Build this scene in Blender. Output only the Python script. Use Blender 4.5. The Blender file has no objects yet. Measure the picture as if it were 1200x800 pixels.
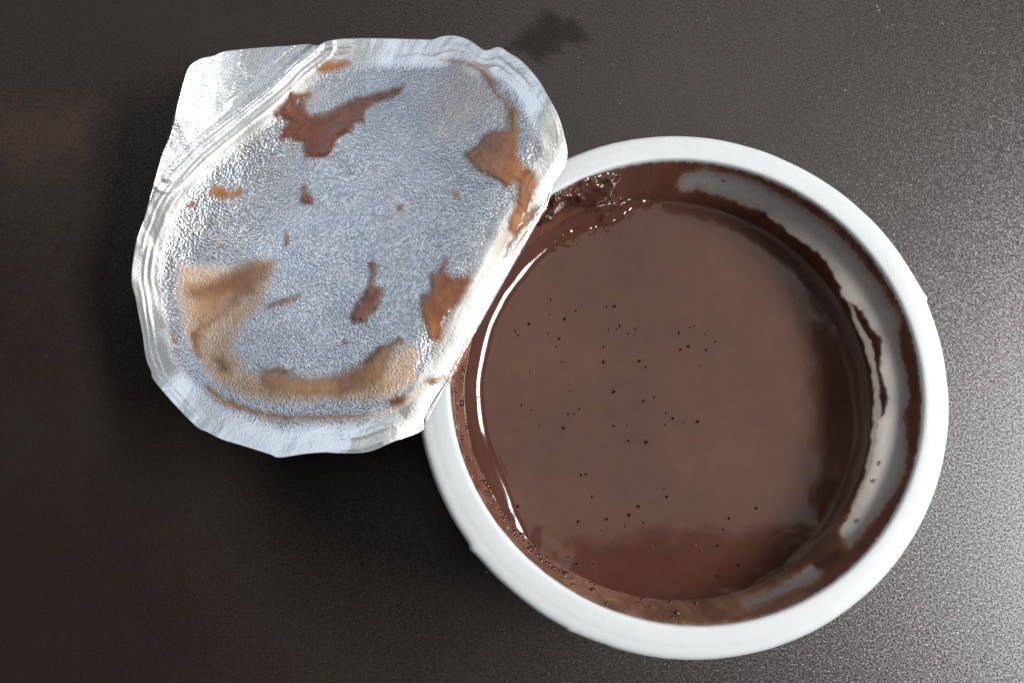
import bpy, math, random
import numpy as np
from mathutils import Matrix, Vector

# ------------------------------------------------------------------ camera, light, exposure
scene = bpy.context.scene
PXF = 1200.0                       # focal length in photo pixels (1200 wide)
NADIR = (530.0, 600.0)             # photo pixel that lies straight below the lens
ZR = 0.050                         # height of the cup's rim above the table
CAM_Z = ZR + 0.186
mm = 0.001

_d = np.array([(NADIR[0]-600)/PXF, -(NADIR[1]-400)/PXF, -1.0]); _d /= np.linalg.norm(_d)
_v = np.cross(_d, [0, 0, -1.0]); _c = float(_d @ np.array([0, 0, -1.0]))
_K = np.array([[0, -_v[2], _v[1]], [_v[2], 0, -_v[0]], [-_v[1], _v[0], 0]])
CR = np.eye(3) + _K + _K @ _K / (1 + _c)

cam_data = bpy.data.cameras.new('camera')
cam = bpy.data.objects.new('camera', cam_data)
scene.collection.objects.link(cam)
M = Matrix([list(r) for r in CR]).to_4x4(); M.translation = (0, 0, CAM_Z)
cam.matrix_world = M
cam_data.sensor_width = 36; cam_data.lens = 36.0
cam_data.clip_start = 0.005; cam_data.clip_end = 20
scene.camera = cam

world = bpy.data.worlds.new('World'); scene.world = world; world.use_nodes = True
bg = world.node_tree.nodes['Background']
# a room: bluish daylight on the walls round about, a darker ceiling overhead
_wt = world.node_tree
_tc = _wt.nodes.new('ShaderNodeTexCoord'); _sx = _wt.nodes.new('ShaderNodeSeparateXYZ'); _rp = _wt.nodes.new('ShaderNodeValToRGB')
_wt.links.new(_tc.outputs['Generated'], _sx.inputs[0]); _wt.links.new(_sx.outputs['Z'], _rp.inputs['Fac'])
_rp.color_ramp.elements[0].position = .30; _rp.color_ramp.elements[0].color = (.19, .215, .24, 1)
_rp.color_ramp.elements[1].position = .85; _rp.color_ramp.elements[1].color = (.03, .028, .027, 1)
_wt.links.new(_rp.outputs['Color'], bg.inputs['Color']); bg.inputs['Strength'].default_value = 1.0

def area(name, loc, target, sx, sy, power, color):
    l = bpy.data.lights.new(name, 'AREA'); l.shape = 'RECTANGLE'; l.size = sx; l.size_y = sy
    l.energy = power; l.color = color
    o = bpy.data.objects.new(name, l); scene.collection.objects.link(o)
    o.location = loc
    o.rotation_euler = (Vector(target)-Vector(loc)).to_track_quat('-Z', 'Y').to_euler()
    return o
area('window_light', (1.12, -0.02, 1.26), (0.045, 0.02, 0.05), 0.80, 0.34, 41, (1.0, 0.985, 0.985))
area('overhead_fill_light', (0.1125, 0.158, 0.60), (0.1125, 0.158, 0.0), 0.325, 0.350, 0.36, (1.0, 0.91, 0.81))  # unseen soft panel, edges cut to shape its reflection in the pudding
area('overhead_fill_light', (0.31, 0.445, 0.60), (0.31, 0.445, 0.0), 0.58, 0.21, 0.80, (1.0, 0.985, 0.95))  # added panel that lifts the sheen on the table's far right
area('overhead_fill_light', (-0.24, 0.445, 0.60), (-0.24, 0.445, 0.0), 0.50, 0.21, 0.28, (1.0, 0.97, 0.90))  # weaker panel added to brighten the table's far left
area('overhead_fill_light', (0.045, -0.050, 0.60), (0.045, -0.050, 0.0), 0.085, 0.060, 0.020, (1.0, 0.91, 0.81))  # small patch added to extend the lit reflection on the pudding's lower left
area('foil_fill_light', (-0.86, 0.68, 0.26), (-0.02, 0.045, 0.03), 0.95, 0.55, 1.6, (0.80, 0.88, 1.0))  # invented bluish fill, put here for the sloping foil to reflect

scene.view_settings.view_transform = 'Standard'; scene.view_settings.look = 'None'
scene.view_settings.exposure = 0.0; scene.view_settings.gamma = 1.0
scene.view_settings.use_curve_mapping = False
scene.render.engine = 'CYCLES'
scene.cycles.use_denoising = True
scene.cycles.max_bounces = 8; scene.cycles.transparent_max_bounces = 12
scene.cycles.caustics_reflective = False; scene.cycles.caustics_refractive = False

# ------------------------------------------------------------------ small maths helpers
def rays(uv):
    uv = np.asarray(uv, float)
    D = np.stack([(uv[..., 0]-600)/PXF, -(uv[..., 1]-400)/PXF, -np.ones(uv.shape[:-1])], -1) @ CR.T
    return D[..., :2]/-D[..., 2:3]              # xy travelled per metre of descent
def at(uv, z):
    k = rays(uv); h = (CAM_Z-np.asarray(z))
    return np.concatenate([k*h[..., None] if np.ndim(h) else k*h, np.broadcast_to(z, k.shape[:-1])[..., None]], -1)
def proj(p):
    q = (np.asarray(p)-np.array([0, 0, CAM_Z])) @ CR
    return np.stack([600+PXF*q[..., 0]/-q[..., 2], 400-PXF*q[..., 1]/-q[..., 2]], -1)
def sstep(a, b, x):
    t = np.clip((x-a)/(b-a), 0, 1); return t*t*(3-2*t)
def hash2(ix, iy, seed):
    n = (ix.astype(np.int64)*374761393 + iy.astype(np.int64)*668265263 + seed*1442695041) & 0x7fffffff
    n = ((n ^ (n >> 13))*1274126177) & 0x7fffffff
    return ((n ^ (n >> 16)) & 0xffff)/65535.0
def vnoise(x, y, seed=0):
    ix = np.floor(x); iy = np.floor(y); fx = x-ix; fy = y-iy
    fx = fx*fx*(3-2*fx); fy = fy*fy*(3-2*fy)
    a = hash2(ix, iy, seed); b = hash2(ix+1, iy, seed); c = hash2(ix, iy+1, seed); d = hash2(ix+1, iy+1, seed)
    return (a*(1-fx)+b*fx)*(1-fy)+(c*(1-fx)+d*fx)*fy
def fbm(x, y, seed=0, o=4):
    s = 0; a = .5; t = 0
    for k in range(o):
        s = s + a*vnoise(x*2**k+17.3*k, y*2**k-9.1*k, seed+k); t += a; a *= .5
    return s/t-0.5
def sdf(poly, P):
    """signed distance (positive inside) of points P to polygon, in photo pixels"""
    P = np.asarray(P, float); sh = P.shape[:-1]; P = P.reshape(-1, 2)
    A = np.asarray(poly, float); B = np.roll(A, -1, 0)
    d2 = np.full(len(P), 1e18); ins = np.zeros(len(P), bool)
    for a, b in zip(A, B):
        e = b-a; w = P-a
        t = np.clip((w @ e)/max(e @ e, 1e-9), 0, 1)
        q = w-t[:, None]*e
        d2 = np.minimum(d2, (q*q).sum(1))
        c = (a[1] > P[:, 1]) != (b[1] > P[:, 1])
        with np.errstate(divide='ignore', invalid='ignore'):
            xi = (b[0]-a[0])*(P[:, 1]-a[1])/(b[1]-a[1])+a[0]
        ins ^= c & (P[:, 0] < xi)
    return (np.sqrt(d2)*np.where(ins, 1, -1)).reshape(sh)
def dline(pts, P):
    P = np.asarray(P, float); sh = P.shape[:-1]; P = P.reshape(-1, 2); d2 = np.full(len(P), 1e18)
    A = np.asarray(pts, float)
    for a, b in zip(A[:-1], A[1:]):
        e = b-a; w = P-a; t = np.clip((w @ e)/max(e @ e, 1e-9), 0, 1); q = w-t[:, None]*e
        d2 = np.minimum(d2, (q*q).sum(1))
    return np.sqrt(d2).reshape(sh)
def smooth_poly(pts, n, closed=True):
    """Catmull-Rom resampling of a traced outline"""
    P = np.asarray(pts, float); out = []
    m = len(P)
    for i in range(m if closed else m-1):
        if closed: p0, p1, p2, p3 = P[i-1], P[i], P[(i+1) % m], P[(i+2) % m]
        else: p0, p1, p2, p3 = P[max(i-1, 0)], P[i], P[i+1], P[min(i+2, m-1)]
        for t in np.linspace(0, 1, n, endpoint=False):
            out.append(.5*((2*p1)+(-p0+p2)*t+(2*p0-5*p1+4*p2-p3)*t*t+(-p0+3*p1-3*p2+p3)*t**3))
    if not closed: out.append(P[-1])
    return np.array(out)

# ------------------------------------------------------------------ object helpers
def mesh_obj(name, verts, faces, mat, parent=None, attrs=None, smooth=True, up=False):
    me = bpy.data.meshes.new(name)
    verts = np.asarray(verts, float)
    if isinstance(faces, np.ndarray):
        nf, k = faces.shape
        me.vertices.add(len(verts)); me.vertices.foreach_set('co', verts.ravel())
        me.loops.add(nf*k); me.loops.foreach_set('vertex_index', faces.astype(np.int32).ravel())
        me.polygons.add(nf); me.polygons.foreach_set('loop_start', np.arange(0, nf*k, k, dtype=np.int32))
        me.update(calc_edges=True)
    else:
        me.from_pydata(verts.tolist(), [], faces)
    if len(verts) < 300000: me.validate()
    if up:
        nz = np.empty(len(me.polygons)*3); me.polygons.foreach_get('normal', nz)
        if nz[2::3].mean() < 0: me.flip_normals()
    if smooth: me.polygons.foreach_set('use_smooth', np.ones(len(me.polygons), bool))
    for k, v in (attrs or {}).items():
        a = me.attributes.new(k, 'FLOAT', 'POINT'); a.data.foreach_set('value', np.asarray(v, np.float32).ravel())
    me.materials.append(mat)
    o = bpy.data.objects.new(name, me); scene.collection.objects.link(o)
    if parent: o.parent = parent
    return o
def grid_faces(nr, nc, wrap=False):
    i, j = np.meshgrid(np.arange(nr-1), np.arange(nc if wrap else nc-1), indexing='ij')
    j2 = (j+1) % nc
    return np.stack([i*nc+j, i*nc+j2, (i+1)*nc+j2, (i+1)*nc+j], -1).reshape(-1, 4)

# ------------------------------------------------------------------ materials
def new_mat(name):
    m = bpy.data.materials.new(name); m.use_nodes = True
    nt = m.node_tree; return m, nt, nt.nodes['Principled BSDF']
def nd(nt, t, **kw):
    n = nt.nodes.new(t)
    for k, v in kw.items(): setattr(n, k, v)
    return n
def noise(nt, scale, detail=3, rough=.55, coord=None):
    n = nd(nt, 'ShaderNodeTexNoise'); n.inputs['Scale'].default_value = scale
    n.inputs['Detail'].default_value = detail; n.inputs['Roughness'].default_value = rough
    if coord is not None: nt.links.new(coord, n.inputs['Vector'])
    return n
def ramp(nt, src, stops):
    r = nd(nt, 'ShaderNodeValToRGB'); e = r.color_ramp.elements
    while len(e) < len(stops): e.new(.5)
    for k, (p, c) in enumerate(stops):
        e[k].position = p; e[k].color = c if len(c) == 4 else (*c, 1)
    nt.links.new(src, r.inputs['Fac']); return r
def math_n(nt, op, a, b=None):
    n = nd(nt, 'ShaderNodeMath', operation=op)
    for k, x in enumerate((a, b)):
        if x is None: continue
        if isinstance(x, (int, float)): n.inputs[k].default_value = x
        else: nt.links.new(x, n.inputs[k])
    return n.outputs[0]
def bump(nt, b, h, dist, strength=1.0, prev=None):
    n = nd(nt, 'ShaderNodeBump'); n.inputs['Distance'].default_value = dist; n.inputs['Strength'].default_value = strength
    nt.links.new(h, n.inputs['Height'])
    if prev is not None: nt.links.new(prev, n.inputs['Normal'])
    if b is not None: nt.links.new(n.outputs[0], b.inputs['Normal'])
    return n.outputs[0]
def mixc(nt, fac, a, b):
    n = nd(nt, 'ShaderNodeMix', data_type='RGBA')
    for s, x in ((n.inputs[0], fac), (n.inputs[6], a), (n.inputs[7], b)):
        if isinstance(x, (int, float)): s.default_value = x
        elif isinstance(x, tuple): s.default_value = (*x, 1)
        else: nt.links.new(x, s)
    return n.outputs[2]

def mat_table():
    m, nt, b = new_mat('table_laminate')
    geo = nd(nt, 'ShaderNodeNewGeometry'); pos = geo.outputs['Position']
    big = noise(nt, 22, 4, .6, pos)
    col = ramp(nt, big.outputs['Fac'], [(.3, (.012, .0072, .006)), (.55, (.015, .010, .0083)), (.75, (.018, .0135, .0112))]).outputs[0]
    stain = nd(nt, 'ShaderNodeAttribute', attribute_name='stain').outputs['Fac']
    smudge = nd(nt, 'ShaderNodeAttribute', attribute_name='smudge').outputs['Fac']
    col = mixc(nt, stain, col, (.006, .005, .004))
    col = mixc(nt, smudge, col, (.040, .021, .014))
    nt.links.new(col, b.inputs['Base Color'])
    r = math_n(nt, 'ADD', math_n(nt, 'MULTIPLY', stain, .10), .36)
    nt.links.new(r, b.inputs['Roughness'])
    spec = math_n(nt, 'SUBTRACT', .50, math_n(nt, 'MULTIPLY', stain, .35))
    nt.links.new(spec, b.inputs['Specular IOR Level'])
    g1 = noise(nt, 2000, 1.5, .6, pos)
    sub = nd(nt, 'ShaderNodeVectorMath', operation='SUBTRACT'); nt.links.new(g1.outputs['Color'], sub.inputs[0]); sub.inputs[1].default_value = (.5, .5, .5)
    mad = nd(nt, 'ShaderNodeVectorMath', operation='MULTIPLY_ADD'); nt.links.new(sub.outputs[0], mad.inputs[0])
    mad.inputs[1].default_value = (.42, .42, .2); nt.links.new(geo.outputs['Normal'], mad.inputs[2])
    nrm = nd(nt, 'ShaderNodeVectorMath', operation='NORMALIZE'); nt.links.new(mad.outputs[0], nrm.inputs[0])
    nt.links.new(nrm.outputs[0], b.inputs['Normal'])
    return m
def mat_plastic(name, col, rough=.38):
    m, nt, b = new_mat(name)
    geo = nd(nt, 'ShaderNodeNewGeometry'); pos = geo.outputs['Position']
    n = noise(nt, 120, 3, .6, pos)
    c = ramp(nt, n.outputs['Fac'], [(.3, tuple(x*.97 for x in col)), (.7, col)]).outputs[0]
    nt.links.new(c, b.inputs['Base Color'])
    b.inputs['Roughness'].default_value = rough
    bump(nt, b, noise(nt, 260, 3, .5, pos).outputs['Fac'], .00012, .6)
    return m
def mat_foil():
    m, nt, b = new_mat('lid_foil')
    tc = nd(nt, 'ShaderNodeNewGeometry'); pos = tc.outputs['Position']
    film = nd(nt, 'ShaderNodeAttribute', attribute_name='film').outputs['Fac']
    band = nd(nt, 'ShaderNodeAttribute', attribute_name='band').outputs['Fac']
    base = mixc(nt, band, (.60, .645, .72), (.82, .85, .865))
    cloud = noise(nt, 140, 4, .6, pos)
    base = mixc(nt, ramp(nt, cloud.outputs['Fac'], [(.40, (0, 0, 0)), (.7, (.5, .5, .5))]).outputs[0], base, (.86, .88, .88))
    film2 = math_n(nt, 'MULTIPLY', film, ramp(nt, noise(nt, 900, 3, .6, pos).outputs['Fac'], [(.3, (.55,)*3), (.6, (1,)*3)]).outputs[0])
    col = mixc(nt, math_n(nt, 'MULTIPLY', film2, .85), base, (.58, .37, .19))
    nt.links.new(col, b.inputs['Base Color'])
    met = math_n(nt, 'SUBTRACT', math_n(nt, 'SUBTRACT', .86, math_n(nt, 'MULTIPLY', band, .12)), math_n(nt, 'MULTIPLY', film, .72))
    nt.links.new(met, b.inputs['Metallic'])
    r = math_n(nt, 'ADD', .28, math_n(nt, 'MULTIPLY', film, .16))
    nt.links.new(r, b.inputs['Roughness'])
    v = nd(nt, 'ShaderNodeTexVoronoi', feature='F1'); v.inputs['Scale'].default_value = 1800
    wob = noise(nt, 600, 2, .6, pos)
    add = nd(nt, 'ShaderNodeVectorMath', operation='MULTIPLY_ADD')
    nt.links.new(wob.outputs['Color'], add.inputs[0]); add.inputs[1].default_value = (.0011,)*3; nt.links.new(pos, add.inputs[2])
    nt.links.new(add.outputs[0], v.inputs['Vector'])
    amp = math_n(nt, 'SUBTRACT', 1.0, math_n(nt, 'MULTIPLY', band, .92))
    h = math_n(nt, 'MULTIPLY', math_n(nt, 'ADD', math_n(nt, 'MULTIPLY', v.outputs['Distance'], 1.3), math_n(nt, 'MULTIPLY', noise(nt, 2200, 2, .6, pos).outputs['Fac'], .5)), amp)
    n1 = bump(nt, None, h, .00015, 1.0)
    bump(nt, b, noise(nt, 190, 4, .6, pos).outputs['Fac'], .0002, .35, n1)
    return m
def mat_smear(name='chocolate_smear', rough=.26, mott=.3, bmp=.0003, cols=((.56, .33, .145), (.40, .185, .075), (.23, .092, .049), (.115, .046, .033))):
    m, nt, b = new_mat(name)
    dens = nd(nt, 'ShaderNodeAttribute', attribute_name='dens').outputs['Fac']
    alpha = nd(nt, 'ShaderNodeAttribute', attribute_name='cover').outputs['Fac']
    geo = nd(nt, 'ShaderNodeNewGeometry'); pos = geo.outputs['Position']
    n = noise(nt, 420, 4, .6, pos)
    dd = math_n(nt, 'ADD', dens, math_n(nt, 'MULTIPLY', math_n(nt, 'SUBTRACT', n.outputs['Fac'], .5), mott))
    col = ramp(nt, dd, list(zip((0, .35, .65, 1), cols))).outputs[0]
    nt.links.new(col, b.inputs['Base Color']); b.inputs['Roughness'].default_value = rough
    bump(nt, b, noise(nt, 500, 3, .5, pos).outputs['Fac'], bmp, .5)
    t = nd(nt, 'ShaderNodeBsdfTransparent'); mx = nd(nt, 'ShaderNodeMixShader')
    nt.links.new(alpha, mx.inputs[0]); nt.links.new(t.outputs[0], mx.inputs[1]); nt.links.new(b.outputs[0], mx.inputs[2])
    nt.links.new(mx.outputs[0], nt.nodes['Material Output'].inputs['Surface'])
    return m
def mat_pudding():
    m, nt, b = new_mat('chocolate_pudding')
    geo = nd(nt, 'ShaderNodeNewGeometry'); pos = geo.outputs['Position']
    n = noise(nt, 38, 4, .6, pos); n2 = noise(nt, 300, 3, .6, pos)
    f = math_n(nt, 'ADD', math_n(nt, 'MULTIPLY', n.outputs['Fac'], .8), math_n(nt, 'MULTIPLY', n2.outputs['Fac'], .2))
    col = ramp(nt, f, [(.34, (.059, .0225, .0158)), (.5, (.070, .0280, .0190)), (.66, (.083, .0355, .0240))]).outputs[0]
    nt.links.new(col, b.inputs['Base Color'])
    b.inputs['Roughness'].default_value = .08
    pit = nd(nt, 'ShaderNodeAttribute', attribute_name='pit').outputs['Fac']     # specular cut in and around the pits so they stay dark, without glints
    nt.links.new(math_n(nt, 'SUBTRACT', .5, math_n(nt, 'MULTIPLY', pit, .46)), b.inputs['Specular IOR Level'])
    bump(nt, b, noise(nt, 150, 4, .55, pos).outputs['Fac'], .00010, .1)
    return m
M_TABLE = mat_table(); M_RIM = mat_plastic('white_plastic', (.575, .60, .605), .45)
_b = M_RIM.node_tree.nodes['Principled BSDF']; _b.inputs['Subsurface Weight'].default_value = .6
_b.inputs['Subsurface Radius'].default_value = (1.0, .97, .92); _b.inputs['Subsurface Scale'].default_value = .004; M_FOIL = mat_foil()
M_WALL = mat_plastic('thin_white_plastic', (.84, .82, .79), .45)
_b = M_WALL.node_tree.nodes['Principled BSDF']; _b.inputs['Subsurface Weight'].default_value = 1.0
_b.inputs['Subsurface Radius'].default_value = (1.0, .95, .88); _b.inputs['Subsurface Scale'].default_value = .012
_nt = M_WALL.node_tree; _tr = nd(_nt, 'ShaderNodeBsdfTranslucent'); _tr.inputs['Color'].default_value = (.93, .89, .84, 1)   # thin plastic lets daylight through
_mx = nd(_nt, 'ShaderNodeMixShader'); _mx.inputs[0].default_value = .5
_nt.links.new(_b.outputs[0], _mx.inputs[1]); _nt.links.new(_tr.outputs[0], _mx.inputs[2]); _nt.links.new(_mx.outputs[0], _nt.nodes['Material Output'].inputs['Surface'])
M_SMEAR = mat_smear(); M_WALLSMEAR = mat_smear('chocolate_residue', .10, .14, .00012, ((.50, .36, .25), (.35, .19, .11), (.19, .083, .053), (.112, .050, .036))); M_PUD = mat_pudding()
M_DUST = mat_plastic('pale_dust', (.16, .16, .145), .7)

# ------------------------------------------------------------------ table top (structure)
g = 6.0*mm
gx = np.concatenate([[-.9, -.5, -.3], np.arange(-.16, .1601, .0016), [.3, .5, .9]])
gy = np.concatenate([[-.9, -.5, -.3], np.arange(-.12, .1601, .0016), [.3, .5, .9]])
X, Y = np.meshgrid(gx, gy, indexing='ij')
tv = np.stack([X, Y, np.zeros_like(X)], -1)
tuv = proj(tv)
wob = np.stack([fbm(tuv[..., 0]/16, tuv[..., 1]/16, 3, 4)*26, fbm(tuv[..., 0]/16, tuv[..., 1]/16, 8, 4)*26], -1)
stain_poly = [(560, 80), (600, 48), (622, 30), (640, 10), (655, 16), (680, 28), (694, 46), (676, 52), (664, 50), (655, 62), (640, 66), (634, 80), (625, 70), (605, 60), (585, 75)]
stain = sstep(-4, 7, sdf(stain_poly, tuv+wob*.45))*.7
smudge = sstep(-12, 22, sdf([(0, 115), (70, 118), (140, 122), (92, 190), (40, 200), (-20, 190)], tuv+wob*2))*.6
top = tv.reshape(-1, 3)
nX, nY = X.shape
me_f = grid_faces(nX, nY)[:, ::-1]
table = mesh_obj('table_top', top, me_f.copy(), M_TABLE, None, {'stain': stain, 'smudge': smudge})
sol = table.modifiers.new('thickness', 'SOLIDIFY'); sol.thickness = .025; sol.offset = -1 if False else -1
table['kind'] = 'structure'
table['label'] = 'dark brown grainy table top under the cup'

# ------------------------------------------------------------------ fit the cup to its traced rim
OUT = [(494,510),(520,587),(549,640),(607,700),(680,744),(805,772),(900,760),(1080,617),(1109,452),(1082,347),(1022,257),(937,197),(790,160),(667,185),(752,161)]
INN = [(803,188),(850,193),(970,252),(1057,360),(1079,452),(1075,540),(1037,622),(950,695),(850,732),(820,732),(737,722),(620,655),(535,510),(577,605)]
PUD = [(545,470),(1020,480),(790,232),(770,705),(960,315),(950,630),(600,610)]
def fit(p):
    A = np.c_[2*p, np.ones(len(p))]; s = np.linalg.lstsq(A, (p**2).sum(1), rcond=None)[0]
    return s[:2], math.sqrt(s[2]+s[0]**2+s[1]**2)
po = at(OUT, ZR-.0012)[:, :2]; pi_ = at(INN, ZR-.0006)[:, :2]
CC, RO = fit(po)
def harm(p, c):
    q = p-c; r = np.hypot(q[:, 0], q[:, 1]); a = np.arctan2(q[:, 1], q[:, 0])
    A = np.c_[np.ones(len(a)), np.cos(a), np.sin(a), np.cos(2*a), np.sin(2*a)]
    W = np.diag([1e-9, 1e-9, 1e-9, .6, .6])
    return np.linalg.solve(A.T @ A+W, A.T @ r)
HO = harm(po, CC); HI = harm(pi_, CC)
def hr(H, a): return H[0]+H[1]*np.cos(a)+H[2]*np.sin(a)+H[3]*np.cos(2*a)+H[4]*np.sin(2*a)
DZP = .0175                                             # pudding surface below the rim
TAPER = (HI[0]-fit(at(PUD, ZR-DZP)[:, :2])[1])/DZP
def wall_r(a, z):                                        # inner radius of the cup wall at height z
    return hr(HI, a)-TAPER*(ZR-z)
print('cup', CC, RO, HI[0], 'taper', TAPER)

cup = bpy.data.objects.new('pudding_cup', None); scene.collection.objects.link(cup)
cup.location = (CC[0], CC[1], 0); cup.empty_display_size = .02
cup['label'] = 'round white plastic cup with its foil lid peeled back to the left'
cup['category'] = 'pudding cup'
bpy.context.view_layer.update()
def cup_part(name, v, f, m, parent=None, attrs=None, up=False):
    par = parent or cup
    o = mesh_obj(name, np.asarray(v)-np.array([CC[0], CC[1], 0]), f, m, par, attrs, up=up)
    return o

NA = 900
ang = np.linspace(0, 2*math.pi, NA, endpoint=False)
def ring(r, z): return np.stack([CC[0]+r*np.cos(ang), CC[1]+r*np.sin(ang), np.broadcast_to(z, ang.shape)], -1)
# rim: flat flange, shallow groove, rolled outer lip with small moulding nicks
wob_o = fbm(ang*9, ang*0, 5, 4)*.35*mm + fbm(np.cos(ang)*1.4+5, np.sin(ang)*1.4+5, 9, 2)*.5*mm
nick = np.zeros_like(ang)
for a0, w, dpt in ((math.atan2(at((1080, 352), ZR)[1]-CC[1], at((1080, 352), ZR)[0]-CC[0]), .016, .55),
                   (math.atan2(at((552, 642), ZR)[1]-CC[1], at((552, 642), ZR)[0]-CC[0]), .02, .5),
                   (math.atan2(at((667, 738), ZR)[1]-CC[1], at((667, 738), ZR)[0]-CC[0]), .012, .3)):
    dd = (ang-a0+math.pi) % (2*math.pi)-math.pi
    nick += dpt*mm*np.where(dd > 0, np.exp(-np.abs(dd)/(w*2.2)), np.exp(-np.abs(dd)/(w*.35)))
ro = hr(HO, ang)+wob_o*.5+nick; ri = hr(HI, ang)
wd = ro-ri
zw = fbm(np.cos(ang)*2+3, np.sin(ang)*2, 21, 2)*.25*mm
prof = [(0, -.0020, -.045), (0, -.0009, 0), (0, -.0003, .02), (0, -.00006, .06), (0, 0, .12), (0, 0, .2), (0, .00002, .40), (0, -.00002, .50), (0, -.00004, .545), (0, -.00006, .57), (0, -.0001, .61), (0, -.00012, .72), (0, -.0002, .84), (0, -.00042, .92), (0, -.0010, .98), (0, -.0022, 1.0), (0, -.0026, 1.0), (0, -.0030, .98), (0, -.0030, .94), (0, -.0022, .92), (0, -.0016, .80), (0, -.0014, .2), (0, -.0020, .06)]
rv = np.concatenate([ring(ri+wd*t, ZR+z+zw*sstep(.1, .6, t)) for _, z, t in prof])
rf = grid_faces(len(prof), NA, True)[:, ::-1]
rim = cup_part('rim', rv, rf.copy(), M_RIM)

# wall: inner face, floor and outer face of the tapered tub
zs = [ZR-.0014, ZR-.004, ZR-.008, ZR-.012, ZR-.016, ZR-.022, .030, .015, .005, .0035]
vi = [ring(wall_r(ang, z), z) for z in zs]
vi += [ring(wall_r(ang, .003)*.96, .0024), ring(wall_r(ang, .003)*.5, .0022), ring(ang*0+.0003, .0022)]
vo = [ring(ang*0+.0003, .0012), ring(wall_r(ang, .003)*.90, .0012), ring(wall_r(ang, .003)*.94, .0001), ring(wall_r(ang, .003)+.0004, .0004)]
vo += [ring(wall_r(ang, z)+.0009, z) for z in zs[::-1][1:]]
wv = np.concatenate(vi+vo)
wall = cup_part('cup_wall', wv, grid_faces(len(vi)+len(vo), NA, True).copy(), M_WALL)

# ------------------------------------------------------------------ chocolate residue on the inner wall
CLEAN1 = [(797,211),(802,204),(832,200),(865,206),(887,213),(912,227),(960,255),(990,282),(1010,307),(1030,332),(1042,357),(1050,362),(1056,377),(1052,390),(1055,420),(1062,440),(1065,465),(1057,490),(1061,505),(1062,530),(1060,552),(1050,572),(1032,597),(1012,622),(995,640),(987,622),(1000,602),(1015,567),(1022,545),(1029,515),(1031,495),(1037,487),(1044,467),(1039,452),(1034,432),(1036,410),(1034,392),(1022,382),(1012,362),(1000,355),(990,345),(987,335),(972,305),(957,292),(940,280),(912,260),(897,247),(865,235),(850,229),(830,225),(817,219),(802,224),(797,217)]
CLEAN2 = [(950,665),(962,670),(960,676),(925,690),(900,702),(877,710),(872,705),(902,695),(927,680)]
LUMP = [(632,252),(647,227),(665,217),(695,206),(725,199),(722,210),(716,225),(707,238),(685,240),(662,244),(655,250)]
DARKBLOB = [(968,652),(985,640),(992,650),(975,668),(955,668),(952,660)]
nt_ = 70; na_ = 1500
a2 = np.linspace(0, 2*math.pi, na_, endpoint=False)
t2 = np.linspace(0, 1, nt_)
Z2 = (ZR-.0006)-(DZP+.001)*t2
A, T = np.meshgrid(a2, t2); Zg = np.broadcast_to(Z2[:, None], A.shape)
Rw = wall_r(A, Zg)
base = np.stack([CC[0]+Rw*np.cos(A), CC[1]+Rw*np.sin(A), Zg], -1)
puv = proj(base)
nuv = puv + np.stack([fbm(puv[..., 0]/7, puv[..., 1]/7, 31, 3), fbm(puv[..., 0]/7, puv[..., 1]/7, 37, 3)], -1)*5
dcl = np.maximum(sdf(CLEAN1, nuv), sdf(CLEAN2, nuv))
cover = np.maximum(sstep(-1.5, 4.0, -dcl), .25*sstep(-9, 1, -dcl))
CLEAN3 = [(990,345),(1003,365),(1018,392),(1026,415),(1030,445),(1034,470),(1032,500),(1027,520),(1021,545),(1012,572),(1000,600),(990,622),(984,628),(1000,590),(1012,560),(1018,530),(1022,500),(1024,460),(1020,430),(1012,400),(1000,375)]
pale = sstep(-1, 3, sdf(CLEAN3, nuv)); cover = cover*(1-.42*pale)
for (sx, sy, sr) in ((848, 212, 3.6), (833, 209, 1.6), (1024, 563, 4.5), (1003, 610, 4.5), (1030, 543, 3)):
    q = np.hypot(nuv[..., 0]-sx, (nuv[..., 1]-sy)*1.2); cover = np.maximum(cover, sstep(sr, sr*.5, q)*.8)
topfade = sstep(0.0, .035, T+fbm(A*60, T*0, 3, 3)*.06)
# the residue's top edge: ragged where bubbles burst against the rim
cover = cover*topfade
leftness = sstep(.25, .75, .5-.5*np.cos(A-math.radians(20)))     # 0 at right, 1 at left
bub = np.maximum(fbm(A*38, T*4, 41, 3), 0)
thick = (.08*mm+.14*mm*sstep(0, 14, -dcl)*(.4+.6*leftness)+bub*leftness*.3*mm+fbm(A*20, T*3, 45, 2)*.25*mm*leftness)*np.minimum(cover+.05, 1)
thick = np.maximum(thick, .03*mm)*topfade + .02*mm
dens = np.clip(.30+.52*sstep(-3, 10, -dcl)+.55*fbm(A*11, T*2, 51, 3)-.24*sstep(.3, .8, .5+.5*np.cos(A-math.radians(235))), .05, 1)
dens = dens*(1-.8*pale)
dens = np.maximum(dens, sstep(-2, 4, sdf(DARKBLOB, nuv))*1.0)
P2 = base-np.stack([np.cos(A), np.sin(A), np.zeros_like(A)], -1)*thick[..., None]
keep = grid_faces(nt_, na_, True)
cv = cover.ravel(); keep = keep[(cv[keep].max(1) > .01)]
cup_part('chocolate_residue', P2.reshape(-1, 3), keep[:, ::-1].copy(), M_WALLSMEAR, wall, {'dens': dens, 'cover': cover})

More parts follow.
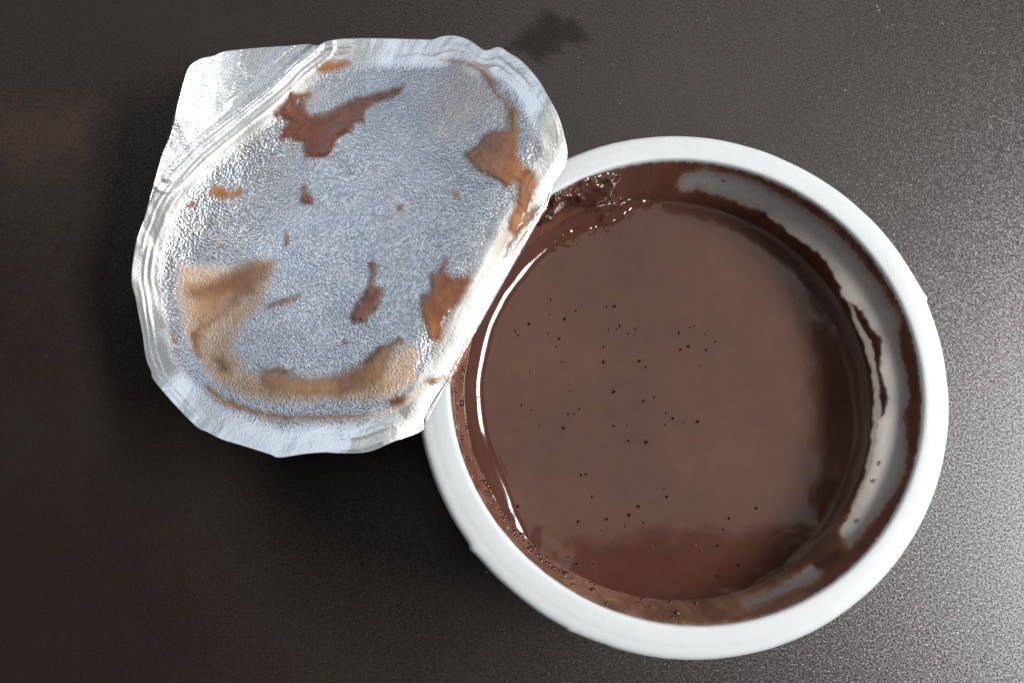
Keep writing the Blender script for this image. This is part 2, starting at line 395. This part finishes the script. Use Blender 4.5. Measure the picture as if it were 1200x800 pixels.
# ------------------------------------------------------------------ the pudding
ZP = ZR-DZP
step = .09*mm
n = int(.092/step)
px = (np.arange(n)-n/2)*step
GX, GY = np.meshgrid(px, px, indexing='ij')
rr = np.hypot(GX, GY); aa = np.arctan2(GY, GX)
Rp = wall_r(aa, ZP)
e = Rp-rr                                                # distance in from the wall
pw = np.stack([CC[0]+GX, CC[1]+GY, np.full_like(GX, ZP)], -1)
pu = proj(pw)
left = sstep(.66, .88, .5+.5*np.cos(aa-math.radians(158)))
en = e+fbm(aa*4, rr*0, 77, 2)*.5*mm+fbm(pu[..., 0]/60, pu[..., 1]/60, 78, 2)*.3*mm
men = (.02+3.0*left)*mm*np.exp(-np.maximum(en, 0)/(2.0*mm))
h = men+fbm(pu[..., 0]/120, pu[..., 1]/120, 81, 3)*.14*mm
h += fbm(pu[..., 0]/26, pu[..., 1]/26, 83, 3)*.02*mm
# ragged shore where the skin tore from the lid (top left)
tl = sstep(95, 20, np.hypot(pu[..., 0]-690, pu[..., 1]-240))
h += tl*fbm(pu[..., 0]/13, pu[..., 1]/13, 87, 3)*.4*mm
shore = sstep(.0, 7*mm, e)
h += (1-shore)*fbm(pu[..., 0]/24, pu[..., 1]/24, 91, 2)*.10*mm
def stroke(pts, w, amp):
    return amp*mm*np.exp(-(dline(pts, pu)/w)**2)
for pts, w, amp in (([(838, 335), (827, 343), (825, 353), (832, 370)], 3.2, -.2), ([(846, 333), (838, 338), (834, 352), (839, 366)], 5, .12),
                    ([(792, 426), (803, 438)], 2.2, -.2), ([(638, 524), (648, 535), (650, 550)], 1.6, -.14), ([(583, 505), (590, 535), (597, 552)], 1.6, -.12),
                    ([(890, 548), (900, 551), (908, 556)], 3.2, -.10), ([(706, 258), (718, 251), (725, 246), (738, 236)], 1.8, 1.5), ([(682, 247), (690, 245), (700, 248), (725, 244)], 1.7, 1.2), ([(715, 230), (722, 228), (730, 232)], 1.6, 1.0),
                    ([(770, 400), (790, 420), (800, 436)], 8, .1), ([(630, 690), (660, 705), (700, 722), (760, 730), (830, 722), (900, 700)], 5, .25)):
    h += stroke(pts, w*2.4, amp*.42)
Z7 = [(180,203),(298,256),(245,295),(440,238),(478,235),(78,318),(14,352),(28,372),(168,362),(220,387),(207,425),(235,495),(427,425),(427,497),(488,342),(504,328),(542,362),(577,342),(595,492),(80,543),(780,360),(830,335),(853,328),(903,362),(825,423),(788,437),(880,512),(475,635),(665,662),(615,678),(272,632),(315,716),(262,738),(290,738),(720,735),(752,760),(800,778),(868,775),(983,743),(125,788),(475,795),(537,795),(715,790),(90,720)]
Z5 = [(362,113),(467,93),(447,146),(510,52),(532,130),(228,123),(338,165),(588,225),(588,240),(780,187),(882,237),(978,328),(880,378),(643,8),(293,8),(182,288),(220,322),(300,323),(935,108),(1063,62)]
Z6 = [(882,225),(932,328),(1150,373),(1187,72),(1105,65),(800,5),(583,372)]
pits = [(600+x/4, 300+y/4) for x, y in Z7]+[(620+x/4, 580+y/4) for x, y in Z5]+[(460+x/4, 500+y/4) for x, y in Z6]
rng = random.Random(4)
for k in range(14):
    pits.append((rng.uniform(590, 900), rng.uniform(330, 690)))
pit = np.zeros_like(h)
for k, (u, v) in enumerate(pits):
    q = at((u, v), ZP); ix = (q[0]-CC[0])/step+n/2; iy = (q[1]-CC[1])/step+n/2
    i0, j0 = int(ix), int(iy); w = 6
    if not (w < i0 < n-w and w < j0 < n-w): continue
    r0 = (.10+.14*rng.random()**2)*mm*(1 if k < len(pits)-14 else .7)
    sl = (slice(i0-w, i0+w+1), slice(j0-w, j0+w+1))
    dist = np.hypot(GX[sl]-(q[0]-CC[0]), GY[sl]-(q[1]-CC[1]))
    h[sl] -= (.40+.25*rng.random())*mm*sstep(r0*1.1, r0*.65, dist); pit[sl] = np.maximum(pit[sl], sstep(r0*2.4, r0*1.5, dist))
pw[..., 2] += h
f = grid_faces(n, n)
rin = (rr < Rp+.45*mm).ravel()
f = f[rin[f].all(1)]
# underside: a tapered plug so that the pudding has a body
plug = []
for z, k in ((ZP-.001, .0), (.015, .0), (.0027, -.0012)):
    plug.append(np.stack([CC[0]+(wall_r(ang, z)+k-.0001)*np.cos(ang), CC[1]+(wall_r(ang, z)+k-.0001)*np.sin(ang), np.full(NA, z)], -1))
plug.append(np.stack([CC[0]+.0003*np.cos(ang), CC[1]+.0003*np.sin(ang), np.full(NA, .0027)], -1))
plugf = grid_faces(4, NA, True)[:, ::-1]+n*n
verts = np.concatenate([pw.reshape(-1, 3)]+plug)
faces = np.concatenate([f, plugf])
used = np.unique(faces); remap = np.full(len(verts), -1); remap[used] = np.arange(len(used))
pud = mesh_obj('chocolate_pudding', verts[used], remap[faces], M_PUD, None, {'pit': np.r_[pit.ravel(), np.zeros(4*NA)][used]})
pud['label'] = 'smooth brown chocolate pudding with tiny air holes filling the white cup'
pud['category'] = 'pudding'

# wet lump of pudding caught between the torn foil and the cup wall
gu, gv = np.meshgrid(np.arange(620, 745, .7), np.arange(185, 268, .7), indexing='ij')
luv = np.stack([gu, gv], -1)
LUMPP = [(628,256),(634,243),(646,226),(665,215),(690,205),(712,199),(728,198),(730,206),(722,220),(716,231),(704,238),(686,240),(666,241),(656,247),(646,258),(634,264)]
ld = sdf(LUMPP, luv+np.stack([fbm(gu/14, gv/14, 61, 3), fbm(gu/14, gv/14, 67, 3)], -1)*7)
k_ = rays(luv); z = np.full(gu.shape, ZR-.006)
bumpy = fbm(gu/13, gv/10, 71, 2)*2.6*mm+fbm(gu/5, gv/5, 75, 2)*.55*mm
for _ in range(60):
    xy = k_*(CAM_Z-z)[..., None]-CC
    el = wall_r(np.arctan2(xy[..., 1], xy[..., 0]), ZR)-np.hypot(xy[..., 0], xy[..., 1])
    zz = ZR-1.2*mm-1.35*el+1.6*mm*sstep(0, 12, ld)+bumpy*sstep(-2, 8, ld)-9*mm*sstep(2.5, -2.5, ld)
    z = .6*z+.4*np.maximum(zz, ZP-.5*mm)
lp = np.concatenate([k_*(CAM_Z-z)[..., None], z[..., None]], -1)
fc = grid_faces(*gu.shape); lr = ld.ravel(); fc = fc[lr[fc].max(1) > -3.0]
used = np.unique(fc); rm = np.full(gu.size, -1); rm[used] = np.arange(len(used))
mesh_obj('wet_lump', lp.reshape(-1, 3)[used], rm[fc], M_PUD, pud, {'pit': np.zeros(len(used))}, up=True)
# froth of little bubbles along the lower left shore
fv, ff = [], []
sph = [(math.sin(t)*math.cos(p), math.sin(t)*math.sin(p), math.cos(t)) for t in (.5, 1.05, 1.57, 2.2) for p in np.linspace(0, 2*math.pi, 9)[:-1]]
for k in range(150):
    a = math.radians(rng.choice([rng.gauss(215, 20), rng.uniform(165, 275), rng.gauss(222, 12)])); t = rng.random()**.8
    z = ZR-1.5*mm-t*(DZP-2.5*mm); r = rng.choice([.2, .3, .4, .55, .34])*mm*(.7+.5*rng.random())
    R0 = float(wall_r(np.array(a), z))-.2*mm-.15*r
    c0 = (CC[0]+R0*math.cos(a), CC[1]+R0*math.sin(a), z); b0 = len(fv)
    fv += [(c0[0]+r*x, c0[1]+r*y, c0[2]+r*w) for x, y, w in sph]; fv.append((c0[0], c0[1], c0[2]+r)); tp = len(fv)-1
    for q in range(3):
        for j in range(8): ff.append((b0+q*8+j, b0+(q+1)*8+j, b0+(q+1)*8+(j+1) % 8, b0+q*8+(j+1) % 8))
    for j in range(8): ff.append((b0+j, b0+(j+1) % 8, tp))
froth = mesh_obj('froth', fv, ff, M_PUD, pud, {'pit': np.zeros(len(fv))}); froth['kind'] = 'stuff'

# ------------------------------------------------------------------ foil lid
DISC = [(160,282),(169,257),(180,232),(196,207),(230,172),(270,140),(315,104),(345,75),(372,54),(390,47),(417,45),(450,45),(495,46),(507,46),(520,42),(535,42),(550,47),(563,56),(571,59),(585,55),(597,62),(612,72),(630,92),(642,112),(655,137),(662,162),(665,178),(662,195),(649,215),(640,232),(632,252),(607,284),(580,338),(550,400),(542,414),(531,434),(522,448),(508,468),(497,490),(494,505),(462,517),(432,529),(400,531),(380,530),(355,532),(327,536),(315,532),(280,521),(260,515),(242,506),(230,500),(205,475),(180,445),(177,435),(171,420),(167,392),(162,367),(159,350),(154,325)]
TAB = [(160,282),(169,257),(176,232),(180,217),(190,182),(200,157),(207,127),(212,107),(216,92),(222,78),(235,69),(252,65),(265,60),(305,56),(337,54),(362,52),(372,54)]
CREASE = [(160,282),(169,257),(180,232),(196,207),(230,172),(270,140),(315,104),(345,75),(372,54)]
DISCS = smooth_poly(DISC, 6)
F0 = at((640, 238), ZR+.0012)[:2]; F1 = at((525, 442), ZR+.0012)[:2]
ft = (F1-F0)/np.linalg.norm(F1-F0); fn = np.array([ft[1], -ft[0]])
if fn[0] > 0: fn = -fn
def lid_profile(s):
    s = s/mm
    fall = .07*s+.72*1.5*np.logaddexp(0, (s-9.2)/1.5)
    round_ = .9*sstep(3.0, -1.5, s)                      # rolls over at the fold
    curl = 9.0*np.clip((s-47)/18, 0, 2.4)**1.6
    return ZR+mm*(2.3-fall-round_+curl)
def band_d(uv):                                          # distance in from the lid's own round edge
    return sdf(DISCS, uv)
FOLDLINE = [(665,178),(640,236),(607,284),(550,400),(525,442),(494,505)]
def lid_relief(uv, d):
    near = sstep(4, 40, dline(FOLDLINE, uv))             # 0 at the fold, 1 away
    x, y = uv[..., 0], uv[..., 1]
    c = np.arctan2(y-290, x-410)
    dj = d+fbm(c*5, d*0, 101, 3)*7
    r = .35*sstep(38, 26, dj)*mm                         # step up to the sealing band
    br = lambda q: sstep(-.12, .22, fbm(c*2.2+q, d*.02, 104+q, 2))
    r += .17*mm*br(1)*np.exp(-((dj-21)/2.6)**2)+.15*mm*br(2)*np.exp(-((dj-13)/2.2)**2)+.12*mm*br(3)*np.exp(-((dj-7)/1.8)**2)
    rad = np.abs(fbm(c*13, d*.025, 111, 3))*sstep(-.25, .25, fbm(c*3, d*.01, 118, 2))
    r += (rad*.60*mm)*sstep(38, 6, d)                    # puckers across the band
    r += fbm(c*3.1+4, d*0, 113, 3)*1.1*mm*sstep(36, 0, d)
    r *= near
    tabc = dline([(196,207),(230,172),(270,140),(315,104),(345,75),(372,54)], uv)
    r += .35*mm*np.exp(-((tabc-3)/2.2)**2)-.25*mm*np.exp(-((tabc-9)/3.0)**2)+.2*mm*np.exp(-((tabc-18)/2.0)**2)
    r += fbm(x/80, y/80, 121, 3)*1.9*mm*sstep(0, 30, d)  # soft dents of the panel
    r += np.abs(fbm((x-y*.55)/34, (y+x*.75)/160, 131, 3))*.8*mm*sstep(330, 230, x+y*.25)   # creases by the tab
    # finger dents
    r += 1.0*mm*np.exp(-((dline([(390, 180), (412, 204)], uv))/2.5)**2)*.3
    return r
def lid_point(uv, lift=0.0):
    uv = np.asarray(uv, float)
    d = band_d(uv); rel = lid_relief(uv, d)+lift
    k = rays(uv); z = np.full(uv.shape[:-1], ZR-.02)
    for _ in range(70):
        xy = k*(CAM_Z-z)[..., None]
        s = (xy-F0) @ fn
        z = .5*z+.5*(lid_profile(s)+rel)
    xy = k*(CAM_Z-z)[..., None]
    return np.concatenate([xy, z[..., None]], -1)

FILMS = [  # thin brownish veils left on the foil: outline, strength, softness (px)
 ([(205,305),(240,308),(270,310),(300,300),(327,305),(322,330),(313,352),(300,372),(284,386),(280,410),(290,427),(310,436),(345,445),(420,440),(470,400),(486,398),(495,412),(490,450),(462,470),(430,472),(380,472),(330,474),(290,470),(255,455),(232,425),(215,398),(205,350)], 1.0, 14),
 ([(238,448),(262,465),(305,480),(342,488),(430,486),(460,474),(500,450),(520,430),(522,440),(500,462),(462,484),(430,492),(342,496),(300,489),(262,478),(240,462)], .9, 7),
 ([(500,60),(560,62),(592,100),(604,135),(580,150),(545,170),(515,165),(490,140),(500,100),(520,80)], .42, 40),
 ([(602,245),(612,270),(590,300),(575,325),(556,350),(535,375),(520,405),(500,405),(545,345),(570,300),(590,262)], .55, 10),
 ([(226,262),(234,262),(234,270),(226,270)], .35, 3), ([(251,277),(262,277),(262,288),(252,288)], .55, 3), ([(463,240),(474,240),(472,252),(464,252)], .4, 4),
 ([(505,146),(530,146),(528,158),(508,158)], .5, 9), ([(320,100),(350,96),(400,110),(370,130),(340,125)], .2, 8),
]
def film_at(uv):
    w = uv+np.stack([fbm(uv[..., 0]/14, uv[..., 1]/14, 141, 3), fbm(uv[..., 0]/14, uv[..., 1]/14, 147, 3)], -1)*9
    f = np.zeros(uv.shape[:-1])
    for poly, a, soft in FILMS: f = np.maximum(f, a*sstep(-soft*.4, soft, sdf(poly, w)))
    return f
nrad, nang = 210, 1100
cx, cy = 408.0, 292.0
# resample outline by arc length
seg = np.r_[0, np.cumsum(np.hypot(*np.diff(np.r_[DISCS, DISCS[:1]], axis=0).T))]
tt = np.linspace(0, seg[-1], nang, endpoint=False)
cl = np.r_[DISCS, DISCS[:1]]
edge = np.stack([np.interp(tt, seg, cl[:, 0]), np.interp(tt, seg, cl[:, 1])], -1)
rho = np.linspace(0.0, 1, nrad)**.8
uvl = np.array([cx, cy])+(edge[None]-np.array([cx, cy]))*rho[:, None, None]
LP = lid_point(uvl)
dl = band_d(uvl)
bandv = sstep(40, 26, dl)*.9
filmv = film_at(uvl)
lid = cup_part('foil_lid', LP.reshape(-1, 3), grid_faces(nrad, nang, True)[:, ::-1].copy(), M_FOIL, None, {'film': filmv, 'band': bandv}, True)
lid['label'] = 'peeled back silver foil lid streaked with chocolate, still joined to the cup'
so = lid.modifiers.new('thickness', 'SOLIDIFY'); so.thickness = .00008; so.offset = -1
# pull tab beyond the crease
ca = smooth_poly(CREASE, 12, False); ta = smooth_poly(TAB, 12, False)
def resamp(P, n):
    s = np.r_[0, np.cumsum(np.hypot(*np.diff(P, axis=0).T))]; t = np.linspace(0, s[-1], n)
    return np.stack([np.interp(t, s, P[:, 0]), np.interp(t, s, P[:, 1])], -1)
nt1, nt2 = 200, 70
ca, ta = resamp(ca, nt1), resamp(ta, nt1)
wv_ = np.linspace(0, 1, nt2)[:, None, None]
uvt = ca[None]*(1-wv_)+ta[None]*wv_
gap = np.linalg.norm(uvt-ca[None], axis=-1)
lift = mm*(-.5*sstep(0, 9, gap)*sstep(40, 9, gap)+2.2*(gap/90)**1.5+np.abs(fbm(uvt[..., 0]/22, uvt[..., 1]/40, 151, 3))*1.0*sstep(0, 25, gap))
lift += mm*2.4*sstep(262, 222, uvt[..., 0]+(uvt[..., 1]-70)*.12)*sstep(0, 40, gap)
lift -= mm*.14*gap*sstep(258, 284, uvt[..., 0]+(uvt[..., 1]-60)*.15)
TP = lid_point(uvt, lift)
tab = cup_part('pull_tab', TP.reshape(-1, 3), grid_faces(nt2, nt1).copy(), M_FOIL, lid, {'film': np.zeros(nt1*nt2), 'band': np.full(nt1*nt2, .62)}, True)
so = tab.modifiers.new('thickness', 'SOLIDIFY'); so.thickness = .00008; so.offset = -1
# the strip that is still sealed to the rim, under the fold
a_lo = math.atan2(*(at((497, 500), ZR)[[1, 0]]-CC[[1, 0]])); a_hi = math.atan2(*(at((655, 190), ZR)[[1, 0]]-CC[[1, 0]]))
a_lo %= 2*math.pi; a_hi %= 2*math.pi
sa = np.linspace(min(a_lo, a_hi), max(a_lo, a_hi), 160)
fold = F0[None]+(F1-F0)[None]*np.linspace(0, 1, 160)[:, None]
outer = np.stack([CC[0]+(hr(HO, sa)-.5*mm)*np.cos(sa), CC[1]+(hr(HO, sa)-.5*mm)*np.sin(sa)], -1)
if np.linalg.norm(fold[0]-outer[0]) > np.linalg.norm(fold[-1]-outer[0]): fold = fold[::-1]
fold = fold-fn*.3*mm
rows = []
for k in np.linspace(0, 1, 8):
    xy = outer*(1-k)+fold*k
    rows.append(np.c_[xy, ZR+.25*mm+.25*mm*k+np.abs(fbm(sa*40, sa*0+k*3, 161, 2))*.3*mm])
strip = cup_part('sealed_strip', np.concatenate(rows), grid_faces(8, 160).copy(), M_FOIL, lid, {'film': np.zeros(1280), 'band': np.ones(1280)}, True)
so = strip.modifiers.new('thickness', 'SOLIDIFY'); so.thickness = .00008; so.offset = -1

# ------------------------------------------------------------------ chocolate smears on the lid
SM = [  # outline, darkness, thickness mm, edge softness px
 ([(369,81),(376,74),(390,70),(407,70),(411,75),(400,80),(380,86),(371,85)], .40, .25, 2.5),
 ([(341,102),(347,109),(352,108),(366,108),(360,118),(358,128),(364,134),(378,131),(392,127),(405,120),(415,114),(447,107),(472,99),(475,103),(467,112),(437,122),(427,130),(426,142),(415,145),(411,157),(395,161),(385,182),(372,186),(357,185),(355,167),(342,162),(326,165),(330,150),(337,142),(327,139),(321,140),(322,130),(330,122),(337,112)], .72, .55, 2.2),
 ([(514,71),(530,69),(550,71),(572,80),(580,92),(585,105),(592,112),(598,124),(606,136),(600,142),(592,130),(585,118),(575,107),(567,97),(560,87),(545,77),(525,76)], .26, .15, 4),
 ([(600,122),(609,130),(606,140),(609,160),(607,180),(617,195),(627,200),(632,215),(626,237),(620,252),(611,272),(602,276),(594,268),(596,252),(602,240),(606,225),(604,214),(592,221),(585,215),(572,207),(555,199),(542,184),(544,175),(560,167),(565,157),(575,152),(595,151),(597,137)], .36, .45, 3),
 ([(241,227),(250,217),(262,217),(271,226),(280,219),(286,220),(282,229),(270,232),(260,235),(252,232)], .34, .2, 2.5),
 ([(217,241),(225,235),(232,235),(230,241),(222,245)], .38, .2, 2),
 ([(352,224),(357,215),(360,224),(366,230),(366,239),(357,242),(351,237)], .5, .3, 2),
 ([(333,272),(336,272),(337,286),(334,288)], .45, .12, 1.5),
 ([(215,330),(240,325),(262,318),(280,304),(295,299),(327,305),(324,313),(313,328),(302,342),(285,357),(266,372),(250,383),(240,390),(236,402),(226,398),(222,386),(236,378),(254,364),(266,346),(250,352),(225,358),(213,346)], .26, .30, 8),
 ([(312,358),(330,350),(352,344),(354,349),(335,356),(315,363)], .40, .22, 2.5),
 ([(222,386),(234,384),(234,402),(238,420),(230,422),(224,405)], .34, .2, 4),
 ([(248,418),(262,414),(274,428),(272,442),(258,438)], .36, .2, 5),
 ([(200,388),(206,386),(208,400),(202,402)], .3, .12, 3),
 ([(305,431),(327,430),(345,435),(367,440),(392,435),(420,424),(445,404),(470,396),(474,404),(462,416),(458,432),(450,448),(430,460),(400,467),(350,467),(318,462),(300,450)], .10, .22, 5),
 ([(305,430),(327,430),(345,434),(335,440),(312,438)], .50, .3, 3), ([(420,426),(445,405),(470,395),(472,400),(450,412),(430,430)], .52, .3, 3),
 ([(240,449),(246,452),(268,468),(306,480),(342,486),(382,485),(430,484),(432,488),(382,491),(342,492),(304,486),(266,475),(244,458)], .36, .22, 3),
 ([(452,470),(464,461),(480,464),(474,474),(460,478)], .55, .3, 3), ([(498,447),(508,440),(522,440),(518,448),(504,452)], .55, .4, 2.5),
 ([(431,306),(437,304),(442,310),(440,320),(437,332),(447,336),(450,342),(442,360),(427,377),(415,379),(410,370),(416,355),(427,340),(430,330),(435,317)], .52, .45, 2.2),
 ([(520,301),(526,300),(525,310),(522,319),(535,324),(552,319),(555,330),(545,345),(535,360),(523,372),(521,385),(518,400),(508,402),(502,396),(496,380),(492,368),(490,345),(502,340),(502,324),(514,315)], .46, .45, 3),
 ([(606,262),(622,240),(640,234),(637,250),(622,270),(606,290),(596,306),(588,304),(596,284)], .50, .5, 4), ([(519,450),(534,422),(548,398),(553,396),(541,424),(527,452)], .35, .2, 3),
 ([(220,330),(262,312),(300,302),(318,318),(296,348),(270,372),(246,394),(244,420),(262,440),(240,436),(222,404),(216,372)], .14, .12, 16), ([(286,440),(350,462),(420,462),(470,430),(488,402),(494,420),(480,452),(430,474),(350,476),(290,466),(258,446)], .04, .12, 12), ([(596,110),(606,128),(600,142),(596,152),(588,150),(592,128)], .2, .1, 5),
 ([(532,224),(538,224),(538,231),(532,231)], .3, .12, 2), ([(401,399),(408,399),(408,404),(402,404)], .35, .12, 2), ([(466,240),(471,240),(470,247),(466,247)], .25, .1, 2),
]
for poly, dk, th, soft in SM:
    P = np.asarray(poly, float); lo = P.min(0)-6; hi = P.max(0)+6
    st = .8
    gu, gv = np.meshgrid(np.arange(lo[0], hi[0], st), np.arange(lo[1], hi[1], st), indexing='ij')
    uv = np.stack([gu, gv], -1)
    w = uv+np.stack([fbm(gu/9, gv/9, 171, 3), fbm(gu/9, gv/9, 177, 3)], -1)*5
    d = sdf(poly, w)
    d = d+fbm(gu/5, gv/5, 191, 2)*3.0
    cov = sstep(-3.5, 3.0*soft, d)*np.where(soft > 4, .82, .97)
    hgt = mm*(.04+.8*th*sstep(-1, max(7, soft*1.6), d)*(.6+.9*(fbm(gu/13, gv/13, 181, 3)+.5)))
    den = np.clip(dk+.17-.30*sstep(7, -1, d)+.50*fbm(gu/24, gv/24, 187, 3), .02, 1)
    if poly[0] == (341, 102):
        hole = sstep(-2, 3, sdf([(345,126),(348,116),(352,113),(354,118),(350,126)], w)); cov *= 1-.75*hole
    pts = lid_point(uv, hgt)
    fc = grid_faces(*gu.shape); cvr = cov.ravel(); fc = fc[cvr[fc].max(1) > .01]
    used = np.unique(fc); rm = np.full(gu.size, -1); rm[used] = np.arange(len(used))
    cup_part('chocolate_smear', pts.reshape(-1, 3)[used], rm[fc], M_SMEAR, lid, {'dens': den.ravel()[used], 'cover': cvr[used]}, True)

# ------------------------------------------------------------------ dust specks on the table (uncountable)
vs, fs = [], []
for k in range(45):
    if k < 12: u, v = [(1028,8),(1030,12),(1040,32),(1046,30),(1104,28),(1163,34),(1149,62),(1049,52),(990,106),(830,22),(1000,40),(570,670)][k]; r = (.9+rng.random()*.7)*.2*mm
    else: u, v = rng.uniform(640, 1190), rng.uniform(0, 170)**1; r = (.3+.5*rng.random())*.18*mm
    c = at((u, v), 0.0); b0 = len(vs)
    m = 6; ph = rng.random()*6
    for j in range(m):
        q = ph+j*2*math.pi/m; k2 = r*(.6+.7*rng.random())
        vs.append((c[0]+k2*1.5*math.cos(q), c[1]+k2*math.sin(q), .00001))
    vs.append((c[0], c[1], r*.7))
    for j in range(m): fs.append((b0+j, b0+(j+1) % m, b0+m))
dust = mesh_obj('dust', vs, fs, M_DUST)
dust['kind'] = 'stuff'; dust['label'] = 'pale dust specks scattered on the dark table top'
dust['category'] = 'dust'
